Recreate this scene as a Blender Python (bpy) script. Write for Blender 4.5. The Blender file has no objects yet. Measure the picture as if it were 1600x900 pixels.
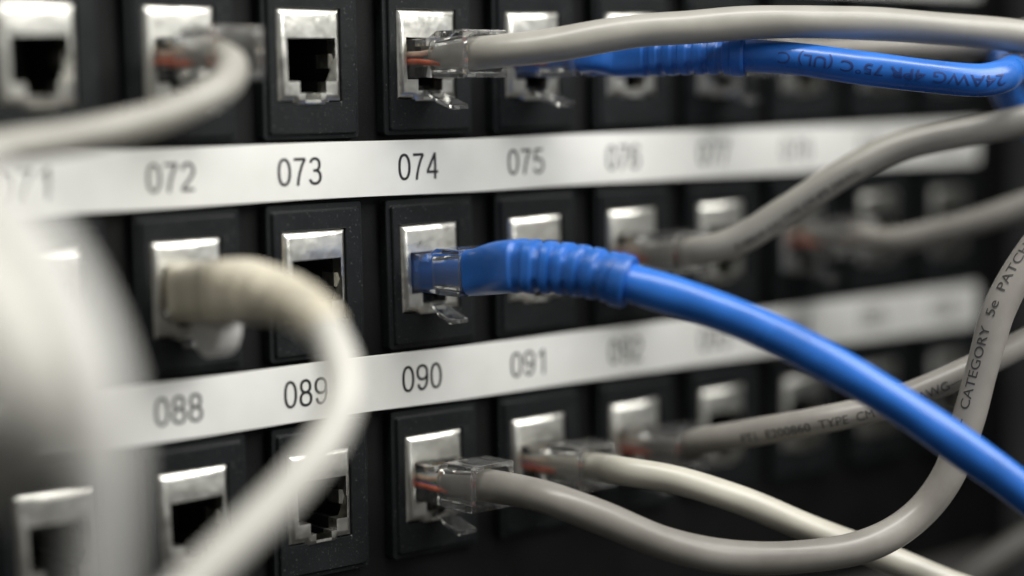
import bpy, bmesh, math, random
from mathutils import Vector, Matrix, noise

random.seed(7)
S = 0.001                       # everything below is written in millimetres
scene = bpy.context.scene
COL = scene.collection

# ------------------------------------------------------------------ camera
CAM_POS = Vector((-220.77, -276.86, -14.76))
CAM_R = Vector((0.74645811, -0.66523451, -0.01622778))
CAM_U = Vector((0.07431949, 0.05910989, 0.99548111))
CAM_D = Vector((0.66126917, 0.74429098, -0.09356295))
FPX = 3207.0
cam = bpy.data.cameras.new('camera')
cam_o = bpy.data.objects.new('camera', cam)
COL.objects.link(cam_o)
m = Matrix((CAM_R, CAM_U, -CAM_D)).transposed().to_4x4()
m.translation = CAM_POS * S
cam_o.matrix_world = m
cam.sensor_width = 36.0
cam.lens = 36.0 * FPX / 1600.0
cam.clip_start = 0.01
cam.clip_end = 50.0
cam.dof.use_dof = True
cam.dof.focus_distance = 0.349
cam.dof.aperture_fstop = 4.0
cam.dof.aperture_blades = 0
scene.camera = cam_o

# ------------------------------------------------------------------ world, lamps, exposure
w = bpy.data.worlds.new('World')
scene.world = w
w.use_nodes = True
nt = w.node_tree
nt.nodes.clear()
tc = nt.nodes.new('ShaderNodeTexCoord')
sep = nt.nodes.new('ShaderNodeSeparateXYZ')
nt.links.new(tc.outputs['Generated'], sep.inputs[0])
ramp = nt.nodes.new('ShaderNodeValToRGB')
mr = nt.nodes.new('ShaderNodeMapRange')
mr.inputs['From Min'].default_value = -1
mr.inputs['From Max'].default_value = 1
nt.links.new(sep.outputs['Z'], mr.inputs['Value'])
nt.links.new(mr.outputs[0], ramp.inputs[0])
cr = ramp.color_ramp
cr.elements[0].position = 0.0
cr.elements[0].color = (0.06, 0.054, 0.048, 1)
cr.elements[1].position = 1.0
cr.elements[1].color = (0.80, 0.82, 0.80, 1)
e = cr.elements.new(0.40); e.color = (0.15, 0.142, 0.134, 1)
e = cr.elements.new(0.50); e.color = (0.62, 0.63, 0.62, 1)
e = cr.elements.new(0.70); e.color = (0.52, 0.53, 0.52, 1)
nz = nt.nodes.new('ShaderNodeTexNoise')
nz.inputs['Scale'].default_value = 3.5
nz.inputs['Detail'].default_value = 1.0
nt.links.new(tc.outputs['Generated'], nz.inputs['Vector'])
nmr = nt.nodes.new('ShaderNodeMapRange')
nmr.inputs['From Min'].default_value = 0.35
nmr.inputs['From Max'].default_value = 0.65
nmr.inputs['To Min'].default_value = 0.35
nmr.inputs['To Max'].default_value = 1.5
nt.links.new(nz.outputs[0], nmr.inputs['Value'])
mul = nt.nodes.new('ShaderNodeMix')
mul.data_type = 'RGBA'
mul.blend_type = 'MULTIPLY'
mul.inputs['Factor'].default_value = 1.0
nt.links.new(ramp.outputs[0], mul.inputs[6])
nt.links.new(nmr.outputs[0], mul.inputs[7])
dot = nt.nodes.new('ShaderNodeVectorMath')          # the room is brighter on the window side
dot.operation = 'DOT_PRODUCT'
dot.inputs[1].default_value = (0.62, -0.72, 0.30)
nt.links.new(tc.outputs['Generated'], dot.inputs[0])
dmr = nt.nodes.new('ShaderNodeMapRange')
dmr.inputs['From Min'].default_value = -0.6
dmr.inputs['From Max'].default_value = 1.0
dmr.inputs['To Min'].default_value = 0.52
dmr.inputs['To Max'].default_value = 1.7
nt.links.new(dot.outputs['Value'], dmr.inputs['Value'])
mul2 = nt.nodes.new('ShaderNodeMix')
mul2.data_type = 'RGBA'
mul2.blend_type = 'MULTIPLY'
mul2.inputs['Factor'].default_value = 1.0
nt.links.new(mul.outputs[2], mul2.inputs[6])
nt.links.new(dmr.outputs[0], mul2.inputs[7])
bg = nt.nodes.new('ShaderNodeBackground')
bg.inputs['Strength'].default_value = 0.42
nt.links.new(mul2.outputs[2], bg.inputs['Color'])
wo = nt.nodes.new('ShaderNodeOutputWorld')
nt.links.new(bg.outputs[0], wo.inputs['Surface'])


def area_light(name, loc, target, sx, sy, power, color):
    L = bpy.data.lights.new(name, 'AREA')
    L.shape = 'RECTANGLE'
    L.size = sx
    L.size_y = sy
    L.energy = power
    L.color = color
    o = bpy.data.objects.new(name, L)
    COL.objects.link(o)
    o.location = loc
    o.rotation_euler = (Vector(target) - Vector(loc)).to_track_quat('-Z', 'Y').to_euler()
    return o


area_light('window_light', (0.55, -0.90, 0.80), (0.0, 0, -0.05), 1.1, 0.8, 22.0, (1.0, 0.985, 0.95))
area_light('ceiling_lamp', (-0.15, -0.45, 1.25), (0, 0, -0.05), 1.2, 0.14, 17.0, (1.0, 0.98, 0.93))

scene.view_settings.view_transform = 'Standard'
scene.view_settings.look = 'None'
scene.view_settings.exposure = 0.0
scene.view_settings.gamma = 1.0
scene.render.engine = 'CYCLES'
scene.cycles.max_bounces = 14
scene.cycles.transmission_bounces = 12
scene.cycles.glossy_bounces = 6
scene.cycles.transparent_max_bounces = 16
scene.cycles.sample_clamp_indirect = 6.0
scene.cycles.use_denoising = True


# ------------------------------------------------------------------ materials
def principled(name, color, rough=0.5, metallic=0.0, **kw):
    mt = bpy.data.materials.new(name)
    mt.use_nodes = True
    b = mt.node_tree.nodes['Principled BSDF']
    b.inputs['Base Color'].default_value = (*color, 1)
    b.inputs['Roughness'].default_value = rough
    b.inputs['Metallic'].default_value = metallic
    for k, v in kw.items():
        b.inputs[k.replace('_', ' ')].default_value = v
    return mt, b


def add_variation(mt, b, color, amount=0.15, scale=300.0, bump=0.0, bump_scale=800.0, rough=None, tint=None, dist=0.0002):
    n = mt.node_tree
    tcn = n.nodes.new('ShaderNodeTexCoord')
    no = n.nodes.new('ShaderNodeTexNoise')
    no.inputs['Scale'].default_value = scale
    no.inputs['Detail'].default_value = 4.0
    oi = n.nodes.new('ShaderNodeObjectInfo')
    mulr = n.nodes.new('ShaderNodeVectorMath')
    mulr.operation = 'MULTIPLY_ADD'
    mulr.inputs[0].default_value = (1, 1, 1)
    n.links.new(oi.outputs['Random'], mulr.inputs[0])
    mulr.inputs[1].default_value = (0.37, 0.81, 0.53)
    n.links.new(tcn.outputs['Object'], mulr.inputs[2])
    n.links.new(mulr.outputs[0], no.inputs['Vector'])
    rp = n.nodes.new('ShaderNodeValToRGB')
    rp.color_ramp.elements[0].position = 0.3
    rp.color_ramp.elements[1].position = 0.7
    c2 = tint if tint else color
    rp.color_ramp.elements[0].color = (*[c * (1 - amount) for c in c2], 1)
    rp.color_ramp.elements[1].color = (*[min(1, c * (1 + amount)) for c in color], 1)
    n.links.new(no.outputs[0], rp.inputs[0])
    n.links.new(rp.outputs[0], b.inputs['Base Color'])
    if rough:
        mrn = n.nodes.new('ShaderNodeMapRange')
        mrn.inputs['To Min'].default_value = rough[0]
        mrn.inputs['To Max'].default_value = rough[1]
        n.links.new(no.outputs[0], mrn.inputs['Value'])
        n.links.new(mrn.outputs[0], b.inputs['Roughness'])
    if bump:
        n2 = n.nodes.new('ShaderNodeTexNoise')
        n2.inputs['Scale'].default_value = bump_scale
        n2.inputs['Detail'].default_value = 2.0
        n.links.new(mulr.outputs[0], n2.inputs['Vector'])
        bp = n.nodes.new('ShaderNodeBump')
        bp.inputs['Strength'].default_value = bump
        bp.inputs['Distance'].default_value = dist
        n.links.new(n2.outputs[0], bp.inputs['Height'])
        n.links.new(bp.outputs[0], b.inputs['Normal'])


def mat_plastic(name, c, rough=0.4, amount=0.1, scale=200, bump=0.15, bump_scale=1500, tint=None, **kw):
    mt, b = principled(name, c, rough, **kw)
    add_variation(mt, b, c, amount, scale, bump, bump_scale, (rough - 0.07, rough + 0.1), tint, 0.0001)
    return mt


M = {}
M['panel'] = mat_plastic('black_panel_paint', (0.0042, 0.0047, 0.0046), 0.5, 0.3, 90, 0.3, 2500, Specular_IOR_Level=0.2)
M['bezel'] = mat_plastic('black_moulded_plastic', (0.0078, 0.0093, 0.0104), 0.45, 0.25, 160, 0.3, 2600, Specular_IOR_Level=0.22)
n_ = M['bezel'].node_tree                      # a little dust on the mouldings
b = n_.nodes['Principled BSDF']
src = b.inputs['Base Color'].links[0].from_socket
tcd = n_.nodes.new('ShaderNodeTexCoord')
nd = n_.nodes.new('ShaderNodeTexNoise')
nd.inputs['Scale'].default_value = 2600
nd.inputs['Detail'].default_value = 1.0
n_.links.new(tcd.outputs['Object'], nd.inputs['Vector'])
md_ = n_.nodes.new('ShaderNodeMapRange')
md_.inputs['From Min'].default_value = 0.68
md_.inputs['From Max'].default_value = 0.78
md_.inputs['To Max'].default_value = 0.5
n_.links.new(nd.outputs[0], md_.inputs['Value'])
mx_ = n_.nodes.new('ShaderNodeMix')
mx_.data_type = 'RGBA'
mx_.inputs[7].default_value = (0.16, 0.155, 0.145, 1)
n_.links.new(md_.outputs[0], mx_.inputs['Factor'])
n_.links.new(src, mx_.inputs[6])
n_.links.new(mx_.outputs[2], b.inputs['Base Color'])
M['socket'] = mat_plastic('black_socket_plastic', (0.006, 0.006, 0.006), 0.5, 0.2)
M['paper'] = mat_plastic('label_paper', (0.80, 0.80, 0.775), 0.34, 0.045, 70, 0.3, 160, tint=(0.77, 0.77, 0.735))
M['ink'] = principled('black_ink', (0.012, 0.012, 0.014), 0.5)[0]
M['grey'] = mat_plastic('grey_cable_jacket', (0.275, 0.260, 0.237), 0.32, 0.09, 120, 0.5, 220, tint=(0.252, 0.235, 0.212))
M['greylight'] = mat_plastic('light_grey_cable_jacket', (0.335, 0.322, 0.288), 0.32, 0.09, 120, 0.5, 220)
M['cream'] = mat_plastic('cream_cable_jacket', (0.50, 0.48, 0.41), 0.33, 0.08, 120, 0.5, 220)
M['dark'] = mat_plastic('shaded_grey_cable_jacket', (0.13, 0.125, 0.115), 0.4, 0.07, 120)  # grey jacket for a shadowed cable, the shade put into its base colour
M['offwhite'] = mat_plastic('off_white_cable_jacket', (0.50, 0.49, 0.45), 0.38, 0.07, 120, 0.4, 240)
M['pale'] = mat_plastic('pale_cable_jacket', (0.56, 0.555, 0.53), 0.42, 0.06, 120, 0.3, 240)
M['white'] = mat_plastic('white_cable_jacket', (0.62, 0.615, 0.59), 0.40, 0.05, 120, 0.2, 260)
M['beige'] = mat_plastic('beige_boot_plastic', (0.50, 0.46, 0.365), 0.42, 0.06, 120, 0.2, 600)
M['blue'] = mat_plastic('blue_cable_jacket', (0.024, 0.155, 0.58), 0.28, 0.12, 120, 0.5, 240, tint=(0.021, 0.138, 0.52))
M['blueboot'] = mat_plastic('blue_boot_rubber', (0.019, 0.128, 0.48), 0.36, 0.12, 160, 0.3, 700, tint=(0.016, 0.113, 0.43))
M['blueink'] = principled('dark_blue_print', (0.014, 0.040, 0.19), 0.5)[0]
M['greyink'] = principled('dark_grey_print', (0.048, 0.044, 0.041), 0.5)[0]
M['steel'] = mat_plastic('rack_steel', (0.06, 0.063, 0.063), 0.45, 0.15, 60)
mt, b = principled('shield_metal', (0.80, 0.79, 0.74), 0.22, 1.0)
add_variation(mt, b, (0.80, 0.79, 0.735), 0.06, 500, 0.5, 230, (0.22, 0.42), (0.74, 0.73, 0.67), 0.0006)
M['shield'] = mt
mt, b = principled('clear_polycarbonate', (0.97, 0.975, 0.97), 0.03, 0.0)
b.inputs['Transmission Weight'].default_value = 0.955
b.inputs['IOR'].default_value = 1.50
M['clear'] = mt
M['gold'] = principled('gold_contact', (0.75, 0.55, 0.22), 0.3, 1.0)[0]
WIRES = [('wire_white_orange', (0.75, 0.55, 0.42)), ('wire_orange', (0.55, 0.10, 0.03)),
         ('wire_white_green', (0.6, 0.7, 0.6)), ('wire_blue', (0.05, 0.15, 0.5)),
         ('wire_white_blue', (0.6, 0.65, 0.72)), ('wire_green', (0.04, 0.3, 0.1)),
         ('wire_white_brown', (0.65, 0.58, 0.5)), ('wire_brown', (0.2, 0.09, 0.04))]
WM = [principled(n, c, 0.4)[0] for n, c in WIRES]


# ------------------------------------------------------------------ helpers
def obj(name, bm, mat, parent=None, smooth=False, angle=None):
    """Link a bmesh (in mm, in the parent's space) as one mesh object."""
    if isinstance(bm, bpy.types.Mesh):
        me = bm
    else:
        me = bpy.data.meshes.new(name)
        bmesh.ops.scale(bm, vec=(S, S, S), verts=bm.verts)
        bm.to_mesh(me)
        bm.free()
        if smooth:
            for p in me.polygons:
                p.use_smooth = True
            if angle:
                me.set_sharp_from_angle(angle=math.radians(angle))
        me.materials.append(mat)
    o = bpy.data.objects.new(name, me)
    COL.objects.link(o)
    if parent:
        o.parent = parent
    return o


def tag(o, label=None, cat=None, group=None, kind=None):
    for k, v in (('label', label), ('category', cat), ('group', group), ('kind', kind)):
        if v:
            o[k] = v
    return o


def empty(name, loc):
    o = bpy.data.objects.new(name, None)
    COL.objects.link(o)
    o.location = Vector(loc) * S
    o.empty_display_size = 0.005
    return o


def copy_tree(o, parent=None):
    c = o.copy()
    COL.objects.link(c)
    if parent:
        c.parent = parent
    for ch in list(o.children):
        copy_tree(ch, c)
    return c


def box(bm, x0, x1, y0, y1, z0, z1):
    vs = [bm.verts.new((x, y, z)) for x in (x0, x1) for y in (y0, y1) for z in (z0, z1)]
    for f in ((0, 1, 3, 2), (4, 6, 7, 5), (0, 4, 5, 1), (2, 3, 7, 6), (0, 2, 6, 4), (1, 5, 7, 3)):
        bm.faces.new([vs[i] for i in f])
    return vs


def bevel_all(bm, off, seg=2):
    bmesh.ops.recalc_face_normals(bm, faces=bm.faces)
    bmesh.ops.bevel(bm, geom=[e for e in bm.edges], offset=off, segments=seg, affect='EDGES', profile=0.6)


def rrect(x0, x1, z0, z1, r, y, n=5):
    pts = []
    for cx, cz, a0 in ((x1 - r, z1 - r, 0), (x0 + r, z1 - r, 90), (x0 + r, z0 + r, 180), (x1 - r, z0 + r, 270)):
        for k in range(n):
            a = math.radians(a0 + 90 * k / (n - 1))
            pts.append((cx + r * math.cos(a), y, cz + r * math.sin(a)))
    return pts


def loft(bm, loops, closed=True, cap0=False, cap1=False):
    rings = [[bm.verts.new(p) for p in L] for L in loops]
    n = len(rings[0])
    for a, b_ in zip(rings, rings[1:]):
        for i in range(n if closed else n - 1):
            j = (i + 1) % n
            bm.faces.new((a[i], a[j], b_[j], b_[i]))
    if cap0:
        bm.faces.new(list(reversed(rings[0])))
    if cap1:
        bm.faces.new(rings[-1])
    return rings


FONT_CACHE = {}


def text_mesh(txt, cap, xs=1.0, bold=0.0):
    """Flat lettering as a bmesh: x along the line (centred), y up (centred), in mm."""
    cu = bpy.data.curves.new('lettering', 'FONT')
    cu.body = txt
    cu.size = 10.0
    cu.resolution_u = 4
    cu.offset = bold
    to = bpy.data.objects.new('lettering', cu)
    COL.objects.link(to)
    dg = bpy.context.evaluated_depsgraph_get()
    me = bpy.data.meshes.new_from_object(to.evaluated_get(dg))
    bm = bmesh.new()
    bm.from_mesh(me)
    bpy.data.objects.remove(to)
    bpy.data.curves.remove(cu)
    bpy.data.meshes.remove(me)
    # cap height of the built-in font at size 10
    if 'cap' not in FONT_CACHE:
        FONT_CACHE['cap'] = None
        hb = text_mesh('H', 1.0)
        FONT_CACHE['cap'] = FONT_CACHE.pop('raw')
        hb.free()
    xsv = [v.co.x for v in bm.verts]
    if FONT_CACHE['cap'] is None:
        FONT_CACHE['raw'] = max(v.co.y for v in bm.verts)
        return bm
    k = cap / FONT_CACHE['cap']
    cx = (min(xsv) + max(xsv)) / 2
    for v in bm.verts:
        v.co = Vector(((v.co.x - cx) * k * xs, v.co.y * k - cap / 2, 0))
    return bm


def arc(cx, cy, rx, ry, a0, a1, n=18, e=2.25):
    out = []
    for k in range(n + 1):
        a = math.radians(a0 + (a1 - a0) * k / n)
        c_, s_ = math.cos(a), math.sin(a)
        out.append((cx + rx * math.copysign(abs(c_) ** (2 / e), c_), cy + ry * math.copysign(abs(s_) ** (2 / e), s_)))
    return out


T = 0.052                        # half the pen width, in cap heights
DIGITS = {
    '0': [arc(.25, .5, .205, .45, 0, 360, 40)],
    '1': [[(.33, 0), (.33, 1)], [(.31, .95), (.24, .84), (.11, .745)]],
    '2': [arc(.25, .70, .195, .25, 172, -8, 20, 2.1) + [(.40, .54), (.30, .40), (.15, .23), (.065, .10), (.05, .05)], [(.03, T), (.47, T)]],
    '3': [arc(.24, .735, .175, .215, 165, -90, 20), arc(.24, .285, .205, .235, 90, -165, 22), [(.17, .52), (.25, .52)]],
    '4': [[(.37, 0), (.37, 1)], [(.36, .95), (.035, .31)], [(.0, .275), (.5, .275)]],
    '5': [[(.11, .95), (.45, .95)], [(.125, .97), (.075, .50)], arc(.245, .32, .21, .27, 140, -160, 26)],
    '6': [arc(.25, .31, .205, .26, 0, 360, 36), [(.43, .75)] + arc(.26, .64, .17, .31, 40, 90, 8) + arc(.27, .50, .225, .45, 95, 200, 16)],
    '7': [[(.02, .945), (.47, .945)], [(.455, .94), (.34, .74), (.24, .46), (.185, .2), (.165, 0)]],
    '8': [arc(.25, .735, .175, .215, 0, 360, 32), arc(.25, .28, .205, .235, 0, 360, 34)],
    '9': [arc(.25, .69, .205, .26, 0, 360, 36), [(.07, .25)] + arc(.24, .36, .17, .31, 220, 270, 8) + arc(.23, .50, .225, .45, 275, 380, 16)],
}


def number_mesh(txt, cap, xs=1.0):
    """Condensed sans numerals drawn with an even pen; x centred, y centred, in mm."""
    bm = bmesh.new()
    adv = 0.60
    tot = adv * len(txt) - 0.10
    for q, ch in enumerate(txt):
        for line in DIGITS[ch]:
            pts = [Vector(line[0])]
            for p in line[1:]:
                p = Vector(p)
                n_ = max(1, int((p - pts[-1]).length / 0.08))
                a = pts[-1].copy()
                for k in range(1, n_ + 1):
                    pts.append(a.lerp(p, k / n_))
            prev = None
            for k, p in enumerate(pts):
                d = (pts[min(k + 1, len(pts) - 1)] - pts[max(k - 1, 0)])
                if d.length < 1e-6:
                    continue
                d.normalize()
                nrm = Vector((-d.y, d.x)) * T
                pair = []
                for sg in (1, -1):
                    g = p + nrm * sg
                    pair.append(bm.verts.new(((q * adv + g.x - tot / 2) * cap * xs, (g.y - 0.5) * cap, 0)))
                if prev:
                    bm.faces.new((prev[0], prev[1], pair[1], pair[0]))
                prev = pair
    return bm


# ------------------------------------------------------------------ layout of the panel
P, R = 25.0, 36.9               # port pitch, row pitch
YP = 2.75                       # the panel sheet lies this far behind the front of the bezels
JW, JH = 12.8, 15.1             # metal face of a jack; its top left corner is the jack's origin
COLS = range(-3, 7)
ROWS = range(3)


def jack_at(c, r):
    return Vector((c * P, 0, -r * R))


# ------------------------------------------------------------------ patch panel (sheet with punched holes)
panel = empty('patch_bay', (-31, YP, -36))
tag(panel, 'black metal patch panel carrying three rows of network jacks and white number strips', 'patch panel')
PX0, PX1, PZ0, PZ1 = -245.0, 183.0, -121.0, 62.0
off = Vector((-31, 0, -36))
hx = [(c * P - 1.2, c * P + JW + 1.0) for c in COLS]
hz = [(-r * R - JH - 2.0, -r * R + 0.9) for r in ROWS]
xs_ = sorted([PX0, PX1] + [v for h in hx for v in h])
zs_ = sorted([PZ0, PZ1] + [v for h in hz for v in h])
bm = bmesh.new()
grid = {(i, k): bm.verts.new((x - off.x, 0, z - off.z)) for i, x in enumerate(xs_) for k, z in enumerate(zs_)}
for i in range(len(xs_) - 1):
    for k in range(len(zs_) - 1):
        mx, mz = (xs_[i] + xs_[i + 1]) / 2, (zs_[k] + zs_[k + 1]) / 2
        if any(a < mx < b_ for a, b_ in hx) and any(a < mz < b_ for a, b_ in hz):
            continue
        bm.faces.new((grid[i, k], grid[i + 1, k], grid[i + 1, k + 1], grid[i, k + 1]))
ext = bmesh.ops.extrude_face_region(bm, geom=list(bm.faces))
for v in [g for g in ext['geom'] if isinstance(g, bmesh.types.BMVert)]:
    v.co.y += 1.6
bmesh.ops.recalc_face_normals(bm, faces=bm.faces)
obj('panel_sheet', bm, M['panel'], panel)
for z0, z1 in ((PZ1 - 2.0, PZ1), (PZ0, PZ0 + 2.0)):
    bm = bmesh.new()
    box(bm, PX0 - off.x, PX1 - off.x, 1.7, 22, z0 - off.z, z1 - off.z)
    bevel_all(bm, 0.3)
    obj('folded_flange', bm, M['panel'], panel)

# steel upright of the rack that the panel is screwed to
post = empty('rack_post', (198, YP, -40))
tag(post, 'dark grey steel rack upright beyond the right end of the panel', 'rack post')
bm = bmesh.new()
box(bm, -13, 16, 4, 7, -140, 140)
bevel_all(bm, 0.4)
obj('front_flange', bm, M['steel'], post)
bm = bmesh.new()
box(bm, -13.5, -10.5, -105, 3.8, -140, 140)  # flange extended forward, unseen, to shade the right end of the panel
bevel_all(bm, 0.4)
obj('shade_flange', bm, M['steel'], post)

# ------------------------------------------------------------------ jacks
def bezel_bm():
    bm = bmesh.new()
    x0, x1, z0, z1 = -2.75, 17.05, -21.5, 4.6
    loops = [rrect(x0, x1, z0, z1, 0.7, -0.05),
             rrect(x0, x1, z0, z1, 0.7, -1.75),
             rrect(x0 + 0.12, x1 - 0.12, z0 + 0.12, z1 - 0.12, 0.65, -1.95),
             rrect(x0 + 0.75, x1 - 0.75, z0 + 0.75, z1 - 0.95, 0.5, -2.0),
             rrect(x0 + 0.9, x1 - 0.9, z0 + 0.9, z1 - 1.1, 0.5, -2.1),
             rrect(x0 + 0.95, x1 - 0.95, z0 + 0.95, z1 - 1.15, 0.5, -2.45),
             rrect(x0 + 1.12, x1 - 1.12, z0 + 1.12, z1 - 1.32, 0.45, -2.6),
             rrect(-0.3, JW + 0.35, -JH - 0.3, 0.25, 0.3, -2.6),
             rrect(-0.2, JW + 0.25, -JH - 0.2, 0.15, 0.3, -2.4),
             rrect(-0.2, JW + 0.25, -JH - 0.2, 0.15, 0.3, 1.0)]
    loft(bm, loops)
    bmesh.ops.recalc_face_normals(bm, faces=bm.faces)
    return bm


OPEN = [(1.6, -4.7), (11.6, -4.7), (11.6, -7.5), (12.0, -9.9), (12.0, -11.9), (9.5, -11.9), (9.5, -13.8), (8.4, -13.8),
        (8.4, -15.35), (5.2, -15.35), (5.2, -13.8), (4.1, -13.8), (4.1, -11.9), (1.75, -11.9)]


def inset_poly(pts, d):
    n = len(pts)
    out = []
    for i in range(n):
        p0, p1, p2 = (Vector(pts[(i + k) % n]) for k in (-1, 0, 1))
        e1 = (p1 - p0).normalized()
        e2 = (p2 - p1).normalized()
        n1 = Vector((-e1.y, e1.x))
        n2 = Vector((-e2.y, e2.x))
        b_ = (n1 + n2)
        b_ = b_ / max(0.25, b_.dot(n1))
        out.append(tuple(p1 + b_ * d))
    return out


def shield_bm():
    outer = [(0, 0), (0, -JH), (3.0, -JH), (3.5, -JH - 0.85), (9.6, -JH - 0.85), (10.1, -JH), (JW, -JH), (JW, 0)]
    bm = bmesh.new()
    f0 = -3.0
    L = [[(x, 1.5, z) for x, z in outer],
         [(x, -2.3, z) for x, z in outer],
         [(x, -2.42, z) for x, z in inset_poly(outer, 0.10)],
         [(x, f0 + 0.05, z) for x, z in inset_poly(outer, 0.85)],
         [(x, f0, z) for x, z in inset_poly(outer, 1.05)]]
    # outer runs counter-clockwise seen from the front (-Y): positive inset goes inwards
    rings = loft(bm, L)
    inner = [bm.verts.new((x, f0, z)) for x, z in OPEN]
    ed = []
    for ring in (rings[-1], inner):
        n = len(ring)
        for i in range(n):
            a, b_ = ring[i], ring[(i + 1) % n]
            e_ = bm.edges.get((a, b_)) or bm.edges.new((a, b_))
            ed.append(e_)
    bmesh.ops.triangle_fill(bm, use_beauty=True, use_dissolve=False, edges=ed)
    # inner lip folds into the socket
    back = [bm.verts.new((x, -0.6, z)) for x, z in OPEN]
    n = len(inner)
    for i in range(n):
        j = (i + 1) % n
        bm.faces.new((inner[i], inner[j], back[j], back[i]))
    bmesh.ops.recalc_face_normals(bm, faces=bm.faces)
    return bm


def socket_bm():
    bm = bmesh.new()
    n = len(OPEN)
    a = [bm.verts.new((x, -0.6, z)) for x, z in inset_poly(OPEN, 0.03)]
    c_ = [bm.verts.new((x, 11.5, z)) for x, z in inset_poly(OPEN, 0.03)]
    for i in range(n):
        j = (i + 1) % n
        bm.faces.new((a[i], a[j], c_[j], c_[i]))
    bm.faces.new(c_)
    bmesh.ops.triangulate(bm, faces=[f for f in bm.faces if len(f.verts) > 4])
    bmesh.ops.recalc_face_normals(bm, faces=bm.faces)
    return bm


def tab_bm(x0, x1):
    bm = bmesh.new()
    prof = [(-2.3, 0.0), (-1.4, 0.55), (0.4, 0.75), (2.5, 0.2)]
    s = 1 if x1 > x0 else -1
    loops = []
    for y, d in prof:
        xx = x0 + s * 0.0 + (-d if s > 0 else d)
        loops.append([(xx, y, -7.3), (xx + s * 0.25, y, -7.3), (xx + s * 0.25, y, -9.7), (xx, y, -9.7)])
    loft(bm, loops, cap0=True, cap1=True)
    bmesh.ops.recalc_face_normals(bm, faces=bm.faces)
    return bm


def make_jack():
    t = empty('network_jack', (0, 0, 0))
    obj('bezel', bezel_bm(), M['bezel'], t)
    sh = obj('shield', shield_bm(), M['shield'], t, True, 25)
    obj('socket', socket_bm(), M['socket'], t)
    obj('spring_tab', tab_bm(11.75, 12.6), M['shield'], sh)
    return t


PLUGGED = {(-2, 0): 'curled grey cord', (0, 0): 'grey cord', (1, 0): 'blue cord', (3, 0): 'grey cord',
           (-2, 1): 'beige booted cord', (0, 1): 'blue booted cord', (2, 1): 'grey cord', (4, 1): 'dim grey cord',
           (0, 2): 'grey cord', (1, 2): 'cream cord', (2, 2): 'grey printed cord'}
proto_jack = make_jack()
first = True
for r in ROWS:
    for c in COLS:
        j = proto_jack if first else copy_tree(proto_jack)
        first = False
        j.location = (jack_at(c, r) + Vector((0, YP, 0))) * S
        j.location += Vector((random.uniform(-0.13, 0.13), random.uniform(-0.06, 0.06), random.uniform(-0.12, 0.12))) * S
        j.rotation_euler = (random.uniform(-0.008, 0.008), random.uniform(-0.009, 0.009), random.uniform(-0.012, 0.012))
        up, dn = 74 + c, 90 + c
        where = ('directly above number %03d' % up, 'between numbers %03d and %03d' % (up, dn),
                 'directly below number %03d' % dn)[r]
        st = 'holding the ' + PLUGGED[c, r] if (c, r) in PLUGGED else 'standing empty'
        tag(j, 'black framed silver jack %s, %s' % (st, where), 'network jack', 'network jacks on the panel')

# ------------------------------------------------------------------ number strips
def strip_y(x, k):
    return -0.25 - 0.34 * noise.noise(Vector((x * 0.055, k * 7.3, 0))) - 0.10 * noise.noise(Vector((x * 0.19, k * 3.1, 5)))


STRIP_LABELS = ['white paper number strip above the top row, mostly out of frame',
                'white paper number strip reading 071 to 080 under the top row of jacks',
                'white paper number strip reading 087 to 096 above the bottom row of jacks']
for k in range(3):
    zt = -22.15 - (k - 1) * 36.75
    zb = -31.6 - (k - 1) * 36.9
    t = empty('number_strip', (50, 0, (zt + zb) / 2))
    tag(t, STRIP_LABELS[k], 'label strip', 'paper number strips on the panel')
    o3 = Vector((50, 0, (zt + zb) / 2))
    bm = bmesh.new()
    loops = []
    x = -236.0
    while x <= 168:
        y = strip_y(x, k)
        wv = 0.2 * noise.noise(Vector((x * 0.03, 9.1, k)))
        yb = y + 0.25
        bow = -0.12
        zm = (zt + zb) / 2
        loops.append([(x - o3.x, yb, zt + wv - o3.z), (x - o3.x, y, zt + wv - 0.06 - o3.z),
                      (x - o3.x, y + bow, zm - o3.z),
                      (x - o3.x, y, zb + wv + 0.06 - o3.z), (x - o3.x, yb, zb + wv - o3.z)])
        x += 1.75
    loft(bm, loops, cap0=True, cap1=True)
    bmesh.ops.recalc_face_normals(bm, faces=bm.faces)
    obj('paper', bm, M['paper'], t, True, 40)
    for c in COLS:
        num = 58 + 16 * k + c
        bm = number_mesh('%03d' % num, 4.6, 1.13)
        x0 = c * P + 3.6 + (0, 0.2, -0.15)[c % 3] * 0.5
        zc = (zt + zb) / 2 + 0.1
        for v in bm.verts:
            X = x0 + v.co.x
            f = 1 - abs(v.co.y) / 4.7
            v.co = Vector((X - o3.x, strip_y(X, k) - 0.12 * f - 0.035, zc + v.co.y - o3.z))
        obj('number', bm, M['ink'], t)

# ------------------------------------------------------------------ plugs
def boolean(me_a, bms, op='DIFFERENCE'):
    oa = bpy.data.objects.new('shape', me_a)
    COL.objects.link(oa)
    extra = []
    for bm in bms:
        mb = bpy.data.meshes.new('cutter')
        bm.to_mesh(mb)
        bm.free()
        ob = bpy.data.objects.new('cutter', mb)
        COL.objects.link(ob)
        md = oa.modifiers.new('cut', 'BOOLEAN')
        md.operation = op
        md.object = ob
        md.solver = 'EXACT'
        extra.append(ob)
    dg = bpy.context.evaluated_depsgraph_get()
    me = bpy.data.meshes.new_from_object(oa.evaluated_get(dg))
    for o in extra + [oa]:
        bpy.data.objects.remove(o)
    return me


PXC, PZC = 6.75, -8.25          # axis of a plug in its jack
PEND = 15.0                     # how far it stands out


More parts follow.
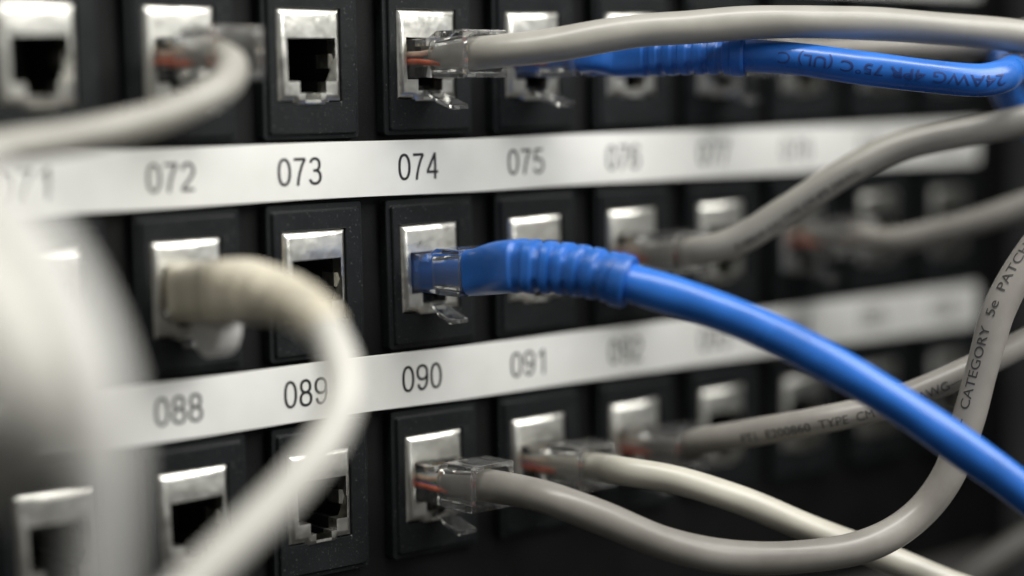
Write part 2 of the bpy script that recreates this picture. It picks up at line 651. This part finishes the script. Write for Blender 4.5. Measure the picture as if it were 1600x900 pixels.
def plug_mesh():
    bm = bmesh.new()
    hw = 4.75

    def sec(n, w, zt, zb):
        return [(PXC - w, -n, zb), (PXC + w, -n, zb), (PXC + w, -n, zt), (PXC - w, -n, zt)]
    loft(bm, [sec(-9, hw, -5.0, -11.5), sec(3.6, hw, -5.0, -11.5), sec(4.2, hw, -4.85, -11.55),
              sec(6.0, hw, -4.7, -11.6), sec(7.6, hw + 0.05, -3.85, -11.65), sec(8.0, hw + 0.12, -3.75, -11.75), sec(PEND, hw + 0.12, -3.75, -11.75)],
         cap0=True, cap1=True)
    bevel_all(bm, 0.16, 2)
    me = bpy.data.meshes.new('plug_body')
    bm.to_mesh(me)
    bm.free()
    cuts = []
    b1 = bmesh.new()                                  # mouth the cable enters by
    loft(b1, [rrect(PXC - 3.9, PXC + 3.9, -11.1, -4.35, 1.2, -PEND - 1), rrect(PXC - 3.4, PXC + 3.4, -11.0, -5.3, 1.2, -5.6)],
         cap0=True, cap1=True)
    bmesh.ops.recalc_face_normals(b1, faces=b1.faces)
    cuts.append(b1)
    b2 = bmesh.new()                                  # strain relief pocket on top
    loft(b2, [rrect(PXC - 3.0, PXC + 3.0, -4.4, -3.0, 0.2, -5), rrect(PXC - 3.0, PXC + 3.0, -4.4, -3.0, 0.2, -8)], cap0=True, cap1=True)
    b2.clear()
    box(b2, PXC - 3.2, PXC + 3.2, -4.2, -1.2, -6.2, -4.0)
    bmesh.ops.recalc_face_normals(b2, faces=b2.faces)
    cuts.append(b2)
    for k in range(2):                                # shallow moulding grooves on the top
        b4 = bmesh.new()
        xx = PXC + (-2.6, 2.0)[k]
        box(b4, xx, xx + 0.5, -13.6, -8.6, -4.1, -3.0)
        bmesh.ops.recalc_face_normals(b4, faces=b4.faces)
        cuts.append(b4)
    me2 = boolean(me, cuts)
    me2.transform(Matrix.Scale(S, 4))
    me2.materials.clear()
    me2.materials.append(M['clear'])
    return me2


def latch_bm():
    bm = bmesh.new()
    prof = [(-6.0, -12.3, 1.5), (-2, -12.9, 1.5), (1.5, -13.9, 1.5), (2.6, -14.35, 1.55), (4.2, -15.0, 2.1), (7.6, -16.1, 2.1), (8.2, -16.2, 1.9)]
    loops = []
    for n, z, hw in prof:
        loops.append([(PXC + 0.05 - hw, -n, z), (PXC + 0.05 + hw, -n, z), (PXC + 0.05 + hw, -n, z - 0.85), (PXC + 0.05 - hw, -n, z - 0.85)])
    loft(bm, loops, cap0=True, cap1=True)
    bevel_all(bm, 0.12, 1)
    return bm


def tube(bm, pts, rad, seg=10):
    frames = transport(pts)
    rings = []
    for (p, tg, a, b_) in frames:
        rings.append([p + (a * math.cos(2 * math.pi * k / seg) + b_ * math.sin(2 * math.pi * k / seg)) * rad for k in range(seg)])
    loft(bm, rings, cap0=True, cap1=True)
    bmesh.ops.recalc_face_normals(bm, faces=bm.faces)


def transport(pts):
    out = []
    n = len(pts)
    t0 = (pts[1] - pts[0]).normalized()
    a = t0.cross(Vector((0, 0, 1)))
    if a.length < 0.05:
        a = t0.cross(Vector((1, 0, 0)))
    a.normalize()
    for i in range(n):
        t1 = (pts[min(i + 1, n - 1)] - pts[max(i - 1, 0)]).normalized()
        q = t0.rotation_difference(t1)
        a = q @ a
        a = (a - t1 * a.dot(t1)).normalized()
        out.append((pts[i], t1, a, t1.cross(a)))
        t0 = t1
    return out


PLUG_ME = plug_mesh()
LATCH_ME = None
WIRE_ME = []


def wire_bm(k):
    x = PXC + (k - 3.5) * 1.0
    bm = bmesh.new()
    up = k % 2
    z1 = PZC + (0.75 if up else -0.55)
    xj = PXC + (k - 3.5) * 0.6
    zj = PZC + (1.1 if up else -0.9)
    tube(bm, [Vector((x, 6.5, z1)), Vector((x, 2, z1)), Vector((x, -2.2, z1)), Vector(((x + xj) / 2, -4.0, (z1 + zj) / 2)), Vector((xj, -6.5, zj))], 0.52, 10)
    return bm


def add_plug(t, base, wires=True):
    """Clear plug with its latch and wires, in a cord whose origin is `base` (a jack's corner)."""
    global LATCH_ME
    body = obj('plug_body', PLUG_ME, None, t)
    if LATCH_ME is None:
        l = obj('latch', latch_bm(), M['clear'], body)
        LATCH_ME = l.data
        for k in range(8):
            wo_ = obj('wire', wire_bm(k), WM[(1, 0, 3, 2, 5, 4, 7, 6)[k]], body, True)
            WIRE_ME.append(wo_.data)
        cb = bmesh.new()
        for k in range(8):
            xx = PXC + (k - 3.5) * 1.0
            box(cb, xx - 0.17, xx + 0.17, 5.0, 8.6, -8.0, -5.6)
        ct = obj('contact_blades', cb, M['gold'], body)
        WIRE_ME.append(ct.data)
    else:
        obj('latch', LATCH_ME, None, body)
        for k in range(8 if wires else 0):
            obj('wire', WIRE_ME[k], None, body)
        obj('contact_blades', WIRE_ME[8], None, body)
    return body


# ------------------------------------------------------------------ cables
def pt(u, v, depth):
    """A point of the photograph (1600 x 900) at its own distance in mm -> scene point."""
    return CAM_POS + (CAM_D + CAM_R * ((u - 800.0) / FPX) - CAM_U * ((v - 450.0) / FPX)) * depth


def spline(ctrl, step=0.7):
    """Centripetal Catmull-Rom through ctrl, resampled every `step` mm."""
    P_ = [ctrl[0] * 2 - ctrl[1]] + list(ctrl) + [ctrl[-1] * 2 - ctrl[-2]]
    dense = []
    for i in range(1, len(P_) - 2):
        p0, p1, p2, p3 = P_[i - 1:i + 3]
        t0 = 0.0
        t1 = t0 + max(1e-4, (p1 - p0).length) ** 0.5
        t2 = t1 + max(1e-4, (p2 - p1).length) ** 0.5
        t3 = t2 + max(1e-4, (p3 - p2).length) ** 0.5
        for k in range(40):
            t = t1 + (t2 - t1) * k / 40.0
            A1 = p0 * ((t1 - t) / (t1 - t0)) + p1 * ((t - t0) / (t1 - t0))
            A2 = p1 * ((t2 - t) / (t2 - t1)) + p2 * ((t - t1) / (t2 - t1))
            A3 = p2 * ((t3 - t) / (t3 - t2)) + p3 * ((t - t2) / (t3 - t2))
            B1 = A1 * ((t2 - t) / (t2 - t0)) + A2 * ((t - t0) / (t2 - t0))
            B2 = A2 * ((t3 - t) / (t3 - t1)) + A3 * ((t - t1) / (t3 - t1))
            dense.append(B1 * ((t2 - t) / (t2 - t1)) + B2 * ((t - t1) / (t2 - t1)))
    dense.append(ctrl[-1])
    for _ in range(6):                      # relax small wiggles
        dense = [dense[0]] + [(dense[i - 1] + dense[i] * 2 + dense[i + 1]) / 4 for i in range(1, len(dense) - 1)] + [dense[-1]]
    out = [dense[0].copy()]
    acc = 0.0
    for a, b_ in zip(dense, dense[1:]):
        L = (b_ - a).length
        while acc + L >= step:
            a = a + (b_ - a) * ((step - acc) / L)
            L = (b_ - a).length
            acc = 0.0
            out.append(a.copy())
        acc += L
    return out


def cable_bm(frames, rad, base, seed, seg=28, lump=0.036):
    bm = bmesh.new()
    rings = []
    for i, (p, tg, a, b_) in enumerate(frames):
        ring = []
        for k in range(seg):
            an = 2 * math.pi * k / seg
            d = a * math.cos(an) + b_ * math.sin(an)
            # the twisted pairs inside show through the jacket as a slow, faint helix
            h = math.cos(2 * (an - i * 0.085 + seed)) * 0.5 + noise.noise(Vector((i * 0.07 + seed * 11, math.cos(an), math.sin(an)))) * 0.8
            rr = rad * (1 + lump * h)
            ring.append(p + d * rr - base)
        rings.append(ring)
    loft(bm, rings, cap0=True, cap1=True)
    bmesh.ops.recalc_face_normals(bm, faces=bm.faces)
    return bm


def frame_at(frames, s, step):
    x = max(0.0, min(len(frames) - 1.001, s / step))
    i = int(x)
    f = x - i
    A, B = frames[i], frames[i + 1]
    return (A[0].lerp(B[0], f), A[1].lerp(B[1], f).normalized(), A[2].lerp(B[2], f).normalized(), A[3].lerp(B[3], f).normalized())


def print_bm(txt, cap, xs, frames, step, s0, rad, base, flip=False, turn=0.0, bold=0.0):
    """Lettering wrapped on the jacket; s0 = arc length of the line's middle, turn = degrees round from the side it faces."""
    bm = text_mesh(txt, cap, xs, bold)
    bmesh.ops.triangulate(bm, faces=bm.faces)
    y = -cap
    while y < cap:
        bmesh.ops.bisect_plane(bm, geom=bm.verts[:] + bm.edges[:] + bm.faces[:], plane_co=(0, y, 0), plane_no=(0, 1, 0))
        y += 0.3
    p, tg, a, b_ = frame_at(frames, s0, step)
    view = CAM_POS - p
    view = (view - tg * view.dot(tg)).normalized()
    th0 = math.atan2(view.dot(b_), view.dot(a)) + math.radians(turn)
    side = -1
    for v in bm.verts:
        u, h = v.co.x, v.co.y
        if flip:
            u, h = -u, -h
        q, t_, a_, b2 = frame_at(frames, s0 + u, step)
        th = th0 + side * h / rad
        d = a_ * math.cos(th) + b2 * math.sin(th)
        v.co = q + d * (rad * 1.022 + 0.03) - base
    return bm


def boot_bm(frames, i0, i1, base, head, mid, tail, ribs, sq, plain=0.33, groove=0.13, swell=0.0):
    """Strain relief boot on a run of the cable: boxy head, then a ribbed tail; head, mid, tail = (half width, half height)."""
    bm = bmesh.new()
    seg = 56
    rings = []
    sub = 5
    tot = (i1 - i0) * sub
    for q in range(tot + 1):
        f = q / tot
        p, tg, a, b_ = frame_at(frames, i0 + q / sub, 1.0)
        up = Vector((0, 0, 1))
        up = (up - tg * up.dot(tg)).normalized()
        sd = tg.cross(up)
        if f < plain:
            g_ = f / plain
            g_ = g_ * g_ * (3 - 2 * g_)
            hw, hh = (head[k] + (mid[k] - head[k]) * g_ for k in (0, 1))
        else:
            g_ = (f - plain) / (1 - plain)
            hw, hh = (mid[k] + (tail[k] - mid[k]) * g_ for k in (0, 1))
        idx, kk = -1, 0.0
        if f > plain:
            ph = (f - plain) / (1 - plain) * ribs
            idx = int(min(ph, ribs - 1e-6))
            kk = ph - idx
        ring = []
        for k in range(seg):
            an = 2 * math.pi * k / seg
            c_, s_ = math.cos(an), math.sin(an)
            ex = 2.0 + (sq - 2.0) * max(0.0, 1 - f / 0.85)
            sup = (abs(c_) ** ex + abs(s_) ** ex) ** (-1 / ex)
            m_ = sup
            if 0 <= idx and f < 0.925:
                g = 0.0
                if 0.10 < kk < 0.66:
                    edge = min((kk - 0.10) / 0.10, (0.66 - kk) / 0.10, 1.0)
                    # slots alternate between the flanks and the top and bottom
                    sidew = abs(c_) if idx % 2 == 0 else abs(s_)
                    slot = max(0.0, min(1.0, (sidew - 0.42) / 0.12))
                    g = edge * (0.55 + 0.45 * slot)
                m_ *= 1 - groove * g
            if f > 0.925:
                m_ *= 1.0 + swell
            if f > 0.985:
                m_ *= 1 - 0.06 * ((f - 0.985) / 0.015)
            if q == 0:
                m_ *= 0.96
            ring.append(p + sd * (c_ * hw * m_) + up * (s_ * hh * m_) - base)
        rings.append(ring)
    loft(bm, rings, cap0=True, cap1=True)
    bmesh.ops.recalc_face_normals(bm, faces=bm.faces)
    return bm


STEP = 0.7


def run_on(path):
    """The cable goes on a little way past the last point, sagging."""
    d = (path[-1] - path[-2]).normalized()
    a = path[-1] + d * 38 + Vector((0, 0, -3))
    return [a, a + d * 40 + Vector((0, 0, -14))]


SEED = [0]


def cord(c, r, path, mat, rad, label, inner=-4.0, plug_n=PEND, group='patch cords plugged into the panel', lead=PEND - 0.5, axis=(6.0, 9.0), wires=True, plug_len=1.0):
    """A patch cord from jack (c, r): plug, cable along `path` (scene points)."""
    base = jack_at(c, r)
    t = empty('network_cable', base)
    tag(t, label, 'network cable', group)
    ax = base + Vector((PXC, 0, PZC))
    ctrl = [ax + Vector((0, -n, 0.045 * max(0, n))) for n in (inner, inner + 2) + axis + ((lead,) if lead else ())]
    ctrl += path + run_on(path)
    pts = spline(ctrl, STEP)
    SEED[0] += 1
    n0 = int(24 / STEP)
    for i in range(n0, len(pts)):                    # small unevenness of a handled cable
        a = min(1.0, (i - n0) / 30.0) * 0.42
        q = Vector((i * STEP * 0.045, SEED[0] * 5.3, 0))
        pts[i] = pts[i] + Vector((noise.noise(q), noise.noise(q + Vector((0, 0, 9))), noise.noise(q + Vector((0, 0, 21))))) * a
    fr = transport(pts)
    cb = obj('jacket', cable_bm(fr, rad, base, SEED[0] * 1.7), mat, t, True, 60)
    b_ = add_plug(t, base, wires)
    b_.scale.y = plug_len
    return t, fr, cb, base


def nearest_s(fr, target):
    i = min(range(len(fr)), key=lambda k: (fr[k][0] - target).length)
    return i * STEP


# grey cord out of 074, arching to the right along the top
t, fr, cb, base = cord(0, 0, [pt(880, 68, 343), pt(1000, 47, 345), pt(1150, 37, 348), pt(1300, 35, 352), pt(1450, 42, 356), pt(1620, 60, 360), pt(1760, 85, 366)],
                       M['greylight'], 2.85, 'grey cord with a clear plug in the jack above 074, arching along the top edge', inner=4.5)

# blue cord out of 075 with boot, folding back at the right edge
t, fr, cb, base = cord(1, 0, [pt(960, 90, 362), pt(1080, 87, 357), pt(1165, 88, 354), pt(1260, 93, 352), pt(1360, 108, 350), pt(1450, 121, 349), pt(1530, 127, 350), pt(1564, 120, 353),
                              pt(1580, 109, 361), pt(1578, 98, 373), pt(1567, 98, 386), pt(1567, 124, 398), pt(1588, 162, 405), pt(1640, 220, 411), pt(1710, 300, 416)],
                       M['blue'], 2.85, 'blue cord with dark print leaving the jack above 075 and bending back at the right', inner=-3.0)
i0 = int(nearest_s(fr, base + Vector((PXC, -13.0, PZC + 0.6))) / STEP)
i1 = int(nearest_s(fr, pt(1166, 88, 354)) / STEP)
obj('boot', boot_bm(fr, i0, i1, base, (4.4, 3.3), (4.0, 3.35), (3.5, 3.5), 7, 5.0, 0.40, 0.13, 0.05), M['blueboot'], t, True, 50)
s0 = nearest_s(fr, pt(1385, 111, 350))
obj('printed_text', print_bm('24AWG 4PR 75°C (UL) C', 1.9, 1.25, fr, STEP, s0, 2.85, base, flip=True, turn=0), M['blueink'], cb)

# grey cord out of 077, mostly hidden behind the two above
t, fr, cb, base = cord(3, 0, [pt(1215, 84, 392), pt(1300, 83, 386), pt(1400, 80, 384), pt(1500, 70, 384), pt(1620, 50, 386), pt(1750, 20, 390)],
                       M['grey'], 2.7, 'dim grey cord running behind the blue cord in the top right corner', inner=4.5)

# grey cord out of 072, curling back to the left
t, fr, cb, base = cord(-2, 0, [pt(364, 107, 306), pt(352, 131, 301), pt(318, 153, 297), pt(268, 176, 294), pt(210, 194, 291), pt(140, 211, 287), pt(40, 226, 282), pt(-80, 246, 276), pt(-220, 280, 270)],
                       M['greylight'], 2.35, 'blurred grey cord curling back left out of the jack above 072', inner=3.0, lead=None, axis=(5.0, 7.0, 9.5))

# blue booted cord at the middle
t, fr, cb, base = cord(0, 1, [pt(806, 416, 341), pt(880, 421, 338), pt(940, 431, 335), pt(985, 443, 333), pt(1060, 464, 331), pt(1160, 501, 329), pt(1270, 553, 328), pt(1380, 617, 328), pt(1480, 683, 329), pt(1600, 769, 331), pt(1740, 880, 334)],
                       M['blue'], 3.15, 'bright blue cord with ribbed boot, plugged in between 074 and 090', inner=-5.0, wires=False, plug_len=0.86)
i0 = int(nearest_s(fr, base + Vector((PXC, -13.0, PZC + 0.6))) / STEP)
i1 = int(nearest_s(fr, pt(985, 443, 333)) / STEP)
obj('boot', boot_bm(fr, i0, i1, base, (4.7, 4.0), (4.6, 4.45), (4.15, 4.15), 7, 5.0, 0.36, 0.15, 0.07), M['blueboot'], t, True, 50)

# beige booted cord out of the 072/088 jack, swinging towards the viewer
t, fr, cb, base = cord(-2, 1, [pt(385, 454, 304), pt(430, 463, 298), pt(468, 478, 294), pt(501, 505, 289), pt(527, 555, 284), pt(535, 620, 279), pt(508, 690, 275), pt(455, 757, 271), pt(385, 830, 267), pt(300, 915, 263), pt(200, 1010, 258)],
                       M['offwhite'], 2.75, 'off-white cord with beige boot, sweeping down between 072 and 088', inner=-4.0, lead=None, axis=(2.0, 4.0), wires=False, plug_len=0.06)
i0 = int(nearest_s(fr, base + Vector((PXC, -1.2, PZC))) / STEP)
i1 = int(nearest_s(fr, pt(510, 520, 288)) / STEP)
obj('boot', boot_bm(fr, i0, i1, base, (5.1, 4.6), (5.1, 4.8), (3.2, 3.2), 7, 5.5, 0.42, 0.28), M['beige'], t, True, 50)
bm = bmesh.new()
rings = []
for k in range(9):
    a = math.pi * k / 8
    rings.append((-4.2 + -4.2 * math.cos(a), -12.6 - 5.4 * math.sin(a)))
loopsA = [(PXC - 2.2, y - 3.0, z) for y, z in rings] + [(PXC - 2.2, -2.4 - 3.0, -12.2)][:0]
vsA = [bm.verts.new(p) for p in loopsA]
vsB = [bm.verts.new((PXC + 2.2, p[1], p[2])) for p in loopsA]
bm.faces.new(vsA)
bm.faces.new(list(reversed(vsB)))
for i in range(len(vsA)):
    j = (i + 1) % len(vsA)
    bm.faces.new((vsA[j], vsA[i], vsB[i], vsB[j]))
bevel_all(bm, 0.5, 2)
obj('latch_cover', bm, M['white'], t, True, 40)

# grey cord out of 076/092
t, fr, cb, base = cord(2, 1, [pt(1085, 394, 376), pt(1150, 377, 374), pt(1230, 328, 373), pt(1310, 276, 372), pt(1400, 232, 372), pt(1500, 208, 372), pt(1600, 188, 372), pt(1740, 150, 374)],
                       M['greylight'], 2.75, 'grey cord with small print rising right from between 076 and 092', inner=4.5)
s0 = nearest_s(fr, pt(1240, 322, 373))
obj('printed_text', print_bm('E188630 (UL) TYPE CM 4PR 24AWG', 1.25, 0.9, fr, STEP, s0, 2.75, base, turn=22), M['greyink'], cb)

# dim grey cord out of 078/094
t, fr, cb, base = cord(4, 1, [pt(1390, 377, 410), pt(1450, 366, 408), pt(1530, 345, 407), pt(1620, 315, 407), pt(1740, 270, 408)],
                       M['grey'], 2.6, 'dim grey cord running right from between 078 and 094', inner=4.5)

# grey cord out of 090, swinging under and up the right side
t, fr, cb, base = cord(0, 2, [pt(850, 776, 343), pt(940, 808, 341), pt(1040, 848, 341), pt(1140, 868, 343), pt(1250, 870, 346), pt(1350, 852, 349), pt(1430, 806, 352), pt(1480, 745, 352), pt(1511, 660, 352), pt(1536, 570, 352), pt(1563, 480, 352), pt(1612, 395, 353), pt(1690, 300, 355)],
                       M['grey'], 2.8, 'grey cord from below 090, looping up the right side with CATEGORY print', inner=4.5)
s0 = nearest_s(fr, pt(1544, 535, 352))
obj('printed_text', print_bm('-  CATEGORY  5e  PATCH', 1.65, 1.17, fr, STEP, s0 + 1.0, 2.8, base, turn=-26), M['greyink'], cb)

# cream cord out of 091
t, fr, cb, base = cord(1, 2, [pt(965, 735, 357), pt(1050, 749, 356), pt(1150, 779, 357), pt(1250, 819, 359), pt(1350, 859, 361), pt(1450, 898, 363), pt(1580, 950, 366)],
                       M['cream'], 2.5, 'cream cord from below 091, sloping to the bottom edge', inner=4.0)

# grey printed cord out of 092
t, fr, cb, base = cord(2, 2, [pt(1090, 690, 374), pt(1180, 676, 367), pt(1270, 660, 362), pt(1360, 639, 360), pt(1450, 607, 359), pt(1530, 570, 360), pt(1610, 532, 362), pt(1740, 460, 366)],
                       M['grey'], 2.5, 'grey cord with TYPE print from below 092, passing behind the blue cord', inner=4.5)
s0 = nearest_s(fr, pt(1330, 646, 361))
obj('printed_text', print_bm('FT1  E200860  TYPE  CM  4PR 24AWG—', 1.55, 1.0, fr, STEP, s0, 2.5, base, turn=18), M['greyink'], cb)


# loose cables: both ends outside the picture
def loose(path, mat, rad, label):
    pts = spline(list(reversed(run_on(list(reversed(path))))) + path + run_on(path), STEP)
    fr = transport(pts)
    base = pts[len(pts) // 2].copy()
    SEED[0] += 1
    o = obj('network_cable', cable_bm(fr, rad, base, SEED[0] * 1.7), mat, None, True, 60)
    o.location = base * S
    tag(o, label, 'network cable', 'loose cables crossing the view')
    return o


loose([pt(-170, 205, 228), pt(-60, 268, 221), pt(22, 340, 214), pt(88, 430, 210), pt(134, 535, 208), pt(158, 640, 207), pt(162, 760, 207), pt(152, 900, 208), pt(134, 1040, 210)],
      M['pale'], 2.9, 'strongly blurred white cable hanging down the left side, nearest to label 088')
loose([pt(-190, 235, 210), pt(-85, 320, 204), pt(0, 420, 199), pt(54, 520, 197), pt(82, 610, 197), pt(76, 690, 199), pt(20, 745, 204), pt(-80, 780, 210), pt(-200, 800, 218)],
      M['offwhite'], 3.0, 'blurred off-white cable bulging in at the left edge left of the hanging white cable')
loose([pt(-220, 290, 206), pt(-110, 370, 199), pt(-40, 460, 194), pt(-2, 545, 192), pt(6, 620, 192), pt(-25, 675, 195), pt(-95, 712, 200), pt(-200, 735, 208)],
      M['offwhite'], 3.0, 'blurred pale cable only just showing at the left edge')
loose([pt(1440, 965, 440), pt(1520, 898, 438), pt(1590, 850, 438), pt(1700, 795, 440)],
      M['dark'], 2.6, 'grey cable with shade in its colour crossing the bottom right corner')
